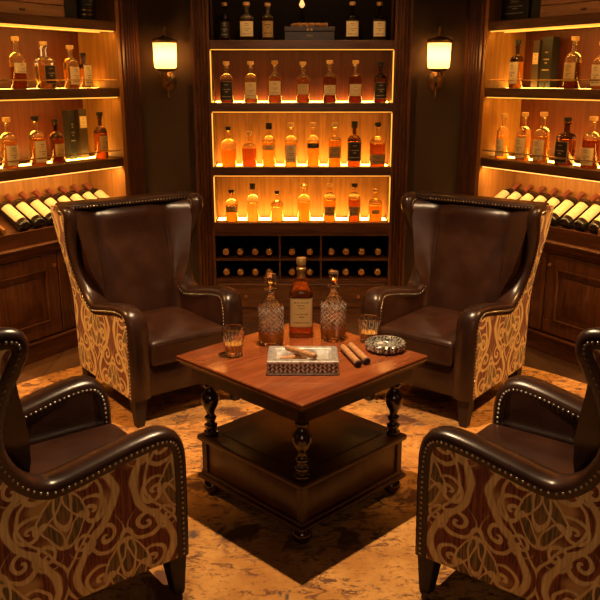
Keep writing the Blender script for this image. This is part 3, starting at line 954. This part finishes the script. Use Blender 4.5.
WP = [(0, 0), (.030, 0), (.037, .006), (.0375, .02), (.0375, .17), (.036, .185), (.028, .203), (.018, .220), (.0145, .235), (.0140, .262)]
def wine_meshes():
    root = thing('wine_bottle', '', 'wine bottle')
    b = MB(); b.lathe(WP, 26); b.build('bottle_body', M['wine_glass'], root, True, 50)
    b = MB(); b.lathe([(0, .222), (.0166, .222), (.0152, .24), (.0152, .280), (.0165, .281), (.0165, .293), (.014, .296), (0, .296)], 20); b.build('foil', M['red_foil'], root, True, 40)
    b = MB(); b.add(patch(.0378, 2, .046, .174, 1.25, .0012, 20)); b.build('label', M['wine_label'], root, True, 50)
    b = MB(); b.add(patch(.0190, 2, .205, .216, 2.6, .0015, 20)); b.build('neck_band', M['wine_label'], root, True, 50)
    return root
proto = wine_meshes()
rackxs = [-.491, -.400, -.303, -.212, -.065, .050, .190, .284, .385, .491]
nm = ['leftmost', 'second from left', 'third from left', 'fourth from left', 'fifth from left', 'fifth from right', 'fourth from right', 'third from right', 'second from right', 'rightmost']
capb = None
for tier, z in (('upper', .4268), ('lower', .2928)):
    for i, x in enumerate(rackxs):
        root = thing('wine_bottle', f'gold-capped dark wine bottle lying end-on, {nm[i]}, {tier} tier of centre rack', 'wine bottle', (x, CY + .222, z + .0380), 0, f'wine bottles in the {tier} tier of the centre rack')
        root.rotation_euler = (R(90), 0, 0)
        if capb is None:
            b = MB(); b.lathe([(r, q * .62) for r, q in WP], 22); capb = b.build('bottle_body', M['wine_glass'], root, True, 50)
            b = MB(); b.lathe([(0, .135), (.019, .137), (.0185, .185), (.0205, .187), (.0205, .196), (.018, .198), (0, .198)], 20); capc = b.build('cap', M['gold_foil'], root, True, 40)
        else:
            for q in (capb, capc):
                c = q.copy(); c.parent = root; col.objects.link(c)

# humidor with cigars on the top shelf
root = thing('humidor', 'dark wooden humidor box with brass latch on the centre cabinet top shelf', 'humidor', (.046, CY + .10, ZS[3] + .0006))
b = MB(); b.box(-.150, .150, -.07, .07, 0, .050, .002); b.build('body', M['humidor'], root)
b = MB(); b.box(-.152, .152, -.072, .072, .052, .078, .003); b.build('lid', M['humidor'], root)
b = MB(); b.box(-.018, -.004, -.077, -.071, .052, .066, .002); b.box(.004, .018, -.077, -.071, .052, .066, .002); b.build('latch', M['brass'], root)
b = MB()
for x in (-.016, -.006, .004, .014): b.box(x - .003, x + .003, -.0712, -.0698, .022, .032)
b.build('emblem', M['bronze'], root)
ZH = ZS[3] + .0788
for i, (x, t) in enumerate(zip((-.075, -.035, .005, .045, .085), ('leftmost', 'second from left', 'middle', 'second from right', 'rightmost'))):
    cigar((x + .01, CY + .135, ZH + .0120), (x + .062, CY + .055, ZH + .0120), .0115, f'{t} of the five cigars on the dark humidor box', 'cigars on the humidor', False)
root = thing('pendant_bulb', 'small glowing drop bulb hanging above the humidor in the centre cabinet', 'lamp', (0, CY + .10, 1.955))
b = MB(); b.lathe([(0, 0), (.010, .004), (.0165, .014), (.017, .022), (.011, .036), (.006, .046)], 16); b.build('bulb', M['bulb'], root, True, 60)
b = MB(); b.lathe([(.0065, .044), (.008, .046), (.008, .062), (.003, .066), (.0025, TOP - .031 - 1.955)], 12); b.build('cord', M['bronze'], root, True, 40)

# ------------------------------------------------------------------ side cabinets
def side_cabinet(s, side):
    """s = 1 left of the picture, -1 right; u runs along the front, d into the cabinet"""
    ang = CAB_ANG if s > 0 else PI - CAB_ANG + PI
    org = (E0.x * s, E0.y, 0)
    root = thing('display_cabinet', f'{side} wall cabinet with lit bottle shelves, slanted wine rack and panelled doors', 'cabinet', org, ang)
    U0, DD, T = -1.75, .335, 2.42
    def bx(b, u0, u1, d0, d1, z0, z1, bev=0, seg=1): b.box(s * u0, s * u1, d0, d1, z0, z1, bev, seg)
    # pilaster with moulded block
    b = MB(); x0, x1 = sorted((.03 * s, .178 * s)); b.prism(flute_poly(x0, x1, -.012, .10, 5, .012), 0, T); b.build('pilaster', M['mahogany'], root, True, 30)
    b = MB()
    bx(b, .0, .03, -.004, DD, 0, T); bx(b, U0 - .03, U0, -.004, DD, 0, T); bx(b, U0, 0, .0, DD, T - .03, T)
    b.build('carcass', M['lit_wood'], root)
    b = MB(); bx(b, U0, 0, DD - .02, DD, .62, 1.05); b.build('rack_back_panel', M['lit_wood'], root)
    b = MB(); bx(b, U0, 0, DD - .02, DD, 1.05, 1.83); b.build('back_panel', M['shaded_red_wood'], root)
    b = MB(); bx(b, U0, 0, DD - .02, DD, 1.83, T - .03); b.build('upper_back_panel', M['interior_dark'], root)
    for z, kind in ((1.076, 'lit'), (1.490, 'strip'), (1.866, 'dark')):
        b = MB(); bx(b, U0, 0, 0, DD - .02, z - .052, z, .002); sh = b.build('shelf', M['mahogany_flat'], root)
        if kind == 'lit':
            b = MB(); bx(b, U0 + .01, -.01, .135, .215, z - .002, z + .0006); b.build('light_panel', M['led_top'], sh)
        if kind == 'strip':
            b = MB(); bx(b, U0 + .01, -.01, .16, .20, z - .002, z + .0006); b.build('light_panel', M['led_top'], sh)
        b = MB(); bx(b, U0 + .01, -.01, .010, .022, z - .058, z - .052); bx(b, U0 + .01, -.01, .12, .14, z - .058, z - .052); b.build('led_strip', M['led_edge'] if kind != 'lit' else M['led_dim'], sh)
        if kind != 'dark':
            b = MB(); b.tube([(s * U0, .016, z + .046), (s * -.001, .016, z + .046)], .0035, 8)
            for u in (-1.45, -.95, -.45): b.tube([(s * u, .016, z - .001), (s * u, .016, z + .046)], .003, 6)
            b.build('gallery_rail', M['brass'], sh, True)
    # slanted rack
    t = bmesh.new()
    sec = [(.020, .655), (.020, .735), (.034, .735), (.034, .702), (.300, .855), (.300, .868), (.315, .868), (.315, .655)]
    r0 = [t.verts.new((s * U0, d, z)) for d, z in sec]; r1 = [t.verts.new((0, d, z)) for d, z in sec]
    for k in range(len(sec)): t.faces.new((r0[k], r0[(k + 1) % len(sec)], r1[(k + 1) % len(sec)], r1[k]))
    t.faces.new(r0); t.faces.new(r1); bmesh.ops.recalc_face_normals(t, faces=t.faces)
    b = MB(); b.add(t); rk = b.build('wine_rack', M['mahogany_flat'], root)
    for u in (-.897,):
        t = bmesh.new()
        p0 = [(.034, .700), (.034, .765), (.299, .905), (.299, .855)]
        q0 = [t.verts.new((s * (u - .008), d, z)) for d, z in p0]; q1 = [t.verts.new((s * (u + .008), d, z)) for d, z in p0]
        for k in range(4): t.faces.new((q0[k], q0[(k + 1) % 4], q1[(k + 1) % 4], q1[k]))
        t.faces.new(q0); t.faces.new(q1); bmesh.ops.recalc_face_normals(t, faces=t.faces)
        b = MB(); b.add(t); b.build('divider', M['back_wood'], rk)
    # counter and base
    b = MB(); bx(b, U0, .03, -.020, DD, .640, .656, .003); bx(b, U0, .03, -.012, DD, .612, .641, .004); bx(b, U0, .03, -.004, DD, .592, .613, .003)
    b.build('counter', M['mahogany_flat'], root, True, 30)
    b = MB(); bx(b, U0, .0, .010, DD, .11, .593); b.build('base_carcass', M['mahogany'], root)
    b = MB(); bx(b, U0, .03, -.014, .02, 0, .095, .003); bx(b, U0, .03, -.020, .02, .095, .112, .005, 2); b.build('plinth', M['mahogany_flat'], root, True, 30)
    wd = .575
    for i in range(3):
        ub, ua = -.012 - i * (wd + .008), -.012 - i * (wd + .008) - wd
        b = MB(); fr = .075
        bx(b, ua, ub, -.006, .010, .125, .125 + fr, .002); bx(b, ua, ub, -.006, .010, .585 - fr, .585, .002)
        bx(b, ua, ua + fr, -.006, .010, .125 + fr, .585 - fr, .002); bx(b, ub - fr, ub, -.006, .010, .125 + fr, .585 - fr, .002)
        for q0, q1, z0, z1 in ((ua + fr, ub - fr, .125 + fr, .125 + fr + .012), (ua + fr, ub - fr, .585 - fr - .012, .585 - fr), (ua + fr, ua + fr + .012, .2, .51), (ub - fr - .012, ub - fr, .2, .51)):
            bx(b, q0, q1, -.011, .008, z0, z1, .004, 2)
        bx(b, ua + fr + .012, ub - fr - .012, .004, .012, .2, .51)
        bx(b, ua + fr + .045, ub - fr - .045, -.004, .006, .245, .465, .006, 2)
        dr = b.build('door', M['mahogany'], root, True, 30)
        b = MB(); ku = ua + .038 if i != 1 else ub - .038
        b.lathe([(0, 0), (.005, 0), (.005, .010), (.011, .015), (.012, .022), (.007, .027), (0, .028)], 14, mat=Matrix.Translation((s * ku, -.006, .528)) @ Matrix.Rotation(R(90), 4, 'X'))
        b.build('knob', M['brass'], dr, True)
    def w(u, d, z):
        p = E0 + ED * u + EN * d; return (p.x * s, p.y, z)
    return root, w, ang

for s, side in ((1, 'left'), (-1, 'right')):
    cabr, W, ang = side_cabinet(s, side)
    n1, n2 = f'{side} cabinet upper lit shelf', f'{side} cabinet lower lit shelf'
    g1, g2 = 'bottles on the ' + n1, 'bottles on the ' + n2
    def bt(u, z, *a, d=.10): bottle(W(u, d, z + .0008), ang, *a)
    def card(u, z, w, dp, h, m, lab, d=.2, patch_m=None, pz=(0, 0), group=None, cat='box', name='gift_box'):
        r = thing(name, lab, cat, W(u, d, z + .0008), ang, group)
        b = MB(); b.box(-w / 2, w / 2, -dp / 2, dp / 2, 0, h, .002); b.build('carton', M[m], r)
        if patch_m:
            b = MB(); b.box(-w / 2 + .004, w / 2 - .004, -dp / 2 - .0012, -dp / 2 + .0005, pz[0] * h, pz[1] * h); b.build('label', M[patch_m], r)
        return r
    if s == 1:
        A = 1.490; B = 1.076; T = 1.866
        bt(-.657, A, .268, .042, 'round', 'warm_glass', 'deep', .42, ('cream_label', .30, .50, 1.1), 'cork', f'dark bottle with high cream label, first by picture edge, {n1}', g1)
        bt(-.471, A, .250, .046, 'square', 'warm_glass', 'honey', .52, ('dark_label', .10, .50, .75), 'cork', f'square honey bottle with gold print on dark label, {n1}', g1)
        bt(-.278, A, .236, .044, 'round', 'warm_glass', 'honey', .5, ('cream_label', .08, .50, .95), 'cork', f'round-shouldered bottle with large cream label, third along, {n1}', g1)
        bt(-.120, A, .200, .036, 'square', 'dark_glass', 'amber', .55, ('cream_label', .05, .66, .8), 'black', f'small bottle mostly cream label, nearest the fluted pilaster, {n1}', g1, d=.16)
        bt(-.765, B, .268, .044, 'round', 'warm_glass', 'honey', .55, ('cream_label', .06, .46, 1.0), 'cork', f'cork-topped bottle with cream label, first by picture edge, {n2}', g2)
        bt(-.571, B, .268, .045, 'round', 'warm_glass', 'amber', .55, ('cream_label', .06, .50, 1.0), 'black', f'black-capped bottle with cream label, second along, {n2}', g2)
        bt(-.412, B, .245, .040, 'round', 'dark_glass', 'deep', .55, ('gold_label', .14, .44, 1.0), 'black', f'dark bottle with gold label standing left of the boxes, {n2}', g2, d=.12)
        card(-.232, B, .052, .05, .285, 'black', f'tall black gift box, left one of the pair, {n2}', patch_m='silver_print', pz=(.3, .8))
        card(-.142, B, .062, .05, .290, 'grey_card', f'brown gift box with cream patch, right one of the pair, {n2}', patch_m='cream_label', pz=(.62, .86))
        bt(-.110, B, .275, .040, 'round', 'dark_glass', 'deep', .55, ('gold_label', .18, .50, 1.0), 'black', f'dark bottle with gold label standing right of the boxes, {n2}', g2, d=.07)
        for i in range(3):
            r = thing('wooden_crate', ('lowest', 'middle', 'topmost')[i] + ' flat wooden crate stacked on the left cabinet top shelf', 'crate', W(-.66, .15, T + .0008 + i * .063), ang, 'stacked crates on the left cabinet')
            b = MB(); b.box(-.30, .30, -.12, .12, 0, .060, .003); b.build('body', M['box_wood'], r)
            b = MB()
            b.box(-.012, .028, -.125, -.119, .022, .032, .002); b.build('clasp', M['bronze'], r)
        card(-.275, T, .13, .16, .30, 'black', 'plain black box beside the crates, left cabinet top shelf', d=.17)
        r = thing('canister', 'black canister with thin gold bands, left cabinet top shelf', 'canister', W(-.125, .12, T + .0008), ang)
        b = MB(); b.lathe([(0, 0), (.052, 0), (.054, .003), (.054, .235), (.052, .24), (0, .24)], 28); b.build('body', M['black'], r, True)
        b = MB()
        for z in (.03, .055, .16): b.lathe([(.0535, z), (.0548, z), (.0548, z + .006), (.0535, z + .006)], 28)
        b.build('gold_band', M['brass'], r, True)
        b = MB(); b.add(patch(.0545, 2, .075, .15, .9, .001, 16)); b.build('label', M['silver_print'], r)
    else:
        A = 1.490; B = 1.076; T = 1.866
        bt(-.150, A, .268, .040, 'round', 'dark_glass', 'amber', .55, ('cream_label', .08, .55, 1.0), 'black', f'bottle with cream label nearest the fluted pilaster, {n1}', g1)
        card(-.188, A, .050, .05, .270, 'grey_card', f'brown gift box with cream patch behind the first bottle, {n1}', d=.235, patch_m='cream_label', pz=(.50, .74))
        card(-.275, A, .082, .06, .285, 'black', f'black gift box with gold print, {n1}', d=.235, patch_m='box_print', pz=(.25, .8))
        bt(-.566, A, .272, .044, 'round', 'warm_glass', 'deep', .5, ('tan_label', .14, .50, 1.0), 'cork', f'dark bottle with tan label standing alone beyond the black box, {n1}', g1)
        bt(-.752, A, .240, .044, 'round', 'warm_glass', 'amber', .5, ('cream_label', .06, .52, 1.0), 'cork', f'cream-labelled bottle cut by the picture edge, {n1}', g1)
        bt(-.078, B, .265, .040, 'round', 'warm_glass', 'honey', .5, ('cream_label', .05, .44, 1.0), 'cork', f'slender cream-labelled bottle nearest the fluted pilaster, {n2}', g2)
        bt(-.246, B, .278, .043, 'round', 'warm_glass', 'honey', .52, ('cream_label', .05, .48, 1.0), 'cork', f'honey bottle with cream label, second along, {n2}', g2)
        bt(-.389, B, .284, .046, 'round', 'warm_glass', 'honey', .52, ('cream_label', .05, .46, 1.0), 'cork', f'tallest honey bottle with cream label, third along, {n2}', g2)
        bt(-.564, B, .262, .046, 'square', 'dark_glass', 'deep', .55, ('dark_label', .05, .50, .95), 'black', f'square bottle with white print on black label, {n2}', g2)
        bt(-.738, B, .272, .047, 'round', 'warm_glass', 'deep', .55, ('cream_label', .05, .40, 1.0), 'cork', f'reddish cork bottle with cream label by the picture edge, {n2}', g2)
        card(-.112, T, .21, .14, .30, 'black', 'wide black box with silver print next to the pilaster, right cabinet top shelf', d=.16, patch_m='silver_print', pz=(.08, .45))
        card(-.292, T, .12, .14, .28, 'black', 'narrow black box beside the crates, right cabinet top shelf', d=.17)
        for i in range(3):
            r = thing('wooden_crate', ('lowest', 'middle', 'topmost')[i] + ' flat wooden crate stacked on the right cabinet top shelf', 'crate', W(-.665, .15, T + .0008 + i * .063), ang, 'stacked crates on the right cabinet')
            b = MB(); b.box(-.30, .30, -.12, .12, 0, .060, .003); b.build('body', M['box_wood'], r)
            b = MB(); b.box(-.02, .02, -.125, -.119, .022, .032, .002); b.build('clasp', M['bronze'], r)
    # wine bottles on the slanted rack, necks up and back
    tilt = math.atan2(.153, .266)
    words = ['nearest the pilaster', 'second from the pilaster', 'third from the pilaster', 'fourth from the pilaster', 'fifth from the pilaster', 'sixth from the pilaster', 'seventh from the pilaster', 'eighth from the pilaster', 'ninth from the pilaster', 'beyond the wooden divider']
    us = [-.045 - .1005 * i for i in range(9)] + [-.950]
    if s == 1: us = [-.045 - .1005 * i for i in range(8)] + [-.950]; words = words[:8] + words[9:]
    for i, u in enumerate(us):
        first = i == 0 and s == 1
        c = proto if first else copy_tree(proto)
        d0, z0 = .040, .7055
        nrm = .0382
        c.location = W(u, d0 + nrm * -math.sin(tilt) + .022, z0 + nrm * math.cos(tilt) + .0126)
        c.rotation_mode = 'QUATERNION'
        from mathutils import Quaternion
        qz = Quaternion((0, 0, 1), ang); qx = Quaternion((1, 0, 0), -(PI / 2 - tilt))
        c.rotation_quaternion = qz @ qx
        c['label'] = f'label-up red wine bottle slanting in the {side} cabinet rack, {words[i]}'
        c['group'] = f'wine bottles slanting in the {side} cabinet rack'

# ------------------------------------------------------------------ sconces
for s, side in ((-1, 'left'), (1, 'right')):
    r = thing('wall_sconce', f'lit wall sconce with frosted shade, {side} of the centre cabinet', 'wall lamp', (s * .822, 5.0995, 1.53))
    b = MB(); b.lathe([(0, 0), (.040, 0), (.046, .004), (.042, .010), (.026, .014), (.020, .020), (0, .022)], 28, ax=1, ay=1.3, mat=Matrix.Rotation(R(90), 4, 'X')); b.build('backplate', M['bronze'], r, True, 50)
    b = MB(); b.tube(spline([(0, -.015, -.01), (0, -.05, -.03), (0, -.085, -.025), (0, -.108, .005), (0, -.112, .05)], 6), .0065, 10)
    b.tube(spline([(0, -.03, -.02), (0, -.035, -.06), (0, -.03, -.085)], 5), [.005] * 5 + [.005, .005, .005, .005, .005, .004], 8)
    b.lathe([(0, -.098), (.008, -.092), (.006, -.082), (0, -.080)], 12, mat=Matrix.Translation((0, -.03, 0)))
    for q in (-1, 1): b.tube(spline([(0, -.112, .03), (q * .022, -.112, .022), (q * .030, -.112, .038), (q * .020, -.112, .046)], 5), .004, 8)
    b.build('arm', M['bronze'], r, True)
    b = MB(); b.lathe([(0, .052), (.014, .050), (.040, .058), (.062, .066), (.062, .072), (0, .072)], 28, mat=Matrix.Translation((0, -.112, 0))); b.build('cup', M['bronze'], r, True, 40)
    b = MB(); b.sheet([(.058, .073), (.065, .080), (.068, .12), (.069, .19), (.070, .218)], 32, mat=Matrix.Translation((0, -.112, 0))); b.build('lamp_shade', M['shade'], r, True, 50)
    b = MB(); b.lathe([(0, .2185), (.074, .2185), (.076, .234), (.060, .242), (.020, .252), (.008, .262), (.006, .285), (.010, .295), (.007, .308), (0, .318)], 28, mat=Matrix.Translation((0, -.112, 0))); b.build('finial_cap', M['bronze'], r, True, 50)

# ------------------------------------------------------------------ light
def lamp(name, kind, loc, energy, color, target=None, **kw):
    l = bpy.data.lights.new(name, kind); l.energy = energy; l.color = color
    for k, v in kw.items(): setattr(l, k, v)
    o = bpy.data.objects.new(name, l); col.objects.link(o); o.location = loc
    if target is not None: o.rotation_euler = (Vector(target) - Vector(loc)).to_track_quat('-Z', 'Y').to_euler()
    return o
def strip_lamp(name, p, along, aim, length, energy, color):
    """a run of LED tape under a shelf edge, or an added fill strip"""
    l = bpy.data.lights.new(name, 'AREA'); l.shape = 'RECTANGLE'; l.size = length; l.size_y = .012; l.energy = energy; l.color = color
    o = bpy.data.objects.new(name, l); col.objects.link(o)
    z = -Vector(aim).normalized(); x = Vector(along).normalized(); y = z.cross(x)
    m = Matrix((x, y, z)).transposed().to_4x4(); m.translation = Vector(p); o.matrix_world = m
WARM = (1, .66, .35); AMBER = (1, .50, .15); LED = (1, .50, .075)
lamp('downlight_over_table', 'SPOT', (0, 2.76, 2.66), 370, WARM, (0, 2.75, 0), spot_size=R(92), spot_blend=.55, shadow_soft_size=.02)
for s in (-1, 1):
    lamp('downlight_side', 'SPOT', (s * 1.95, 2.85, 2.45), 250, AMBER, (s * 1.12, 3.6, .25), spot_size=R(58), spot_blend=.7, shadow_soft_size=.04)
    lamp('sconce_bulb', 'POINT', (s * .822, 4.988, 1.68), 2.4, (1, .58, .22), shadow_soft_size=.03)
for z, e in ((1.704, .5), (1.348, .5), (.958, .6)):
    strip_lamp('shelf_led', (0, CY + .016, z - .008), (1, 0, 0), (0, .55, -.83), 1.08, e, LED)
strip_lamp('top_row_fill', (0, CY + .016, TOP - .04), (1, 0, 0), (0, .4, -.9), 1.08, 2.0, (1, .55, .2))  # added strip to brighten the top row, which has no LEDs
for s in (1, -1):
    for z, e in ((1.814, 2.2), (1.438, 2.2), (1.024, 7.5)):
        p = E0 + ED * -.87 + EN * .018
        strip_lamp('shelf_led', (p.x * s, p.y, z - .010), (ED.x * s, ED.y, 0), (EN.x * s * .6, EN.y * .6, -.8), 1.7, e, LED if z > 1.1 else (1, .53, .15))
lamp('downlight_cabinet', 'SPOT', (0, 3.75, 2.66), 42, (1, .55, .2), (0, 5.05, 1.45), spot_size=R(62), spot_blend=.6, shadow_soft_size=.05)
for s in (-1, 1):
    lamp('downlight_cabinet', 'SPOT', (s * .75, 3.75, 2.66), 24, (1, .55, .2), (s * 1.42, 4.42, 1.25), spot_size=R(66), spot_blend=.6, shadow_soft_size=.05)
lamp('room_fill', 'AREA', (0, -.9, 1.75), 8, (1, .70, .42), (0, 2.2, .75), shape='DISK', size=1.2)

w = bpy.data.worlds.new('World'); scene.world = w; w.use_nodes = True
w.node_tree.nodes['Background'].inputs[0].default_value = (.02, .012, .006, 1)
w.node_tree.nodes['Background'].inputs[1].default_value = .5

# ------------------------------------------------------------------ camera
cam = bpy.data.cameras.new('Camera'); co = bpy.data.objects.new('Camera', cam); col.objects.link(co)
co.location = (0, 0, 1.54); co.rotation_euler = (PI / 2 - .2709, 0, 0)
cam.sensor_width = 36; cam.lens = 794.682 / 600 * 36; cam.shift_x = -2 / 600
scene.camera = co
vs = scene.view_settings
vs.view_transform = 'Standard'; vs.look = 'None'; vs.exposure = 0; vs.gamma = 1; vs.use_curve_mapping = False
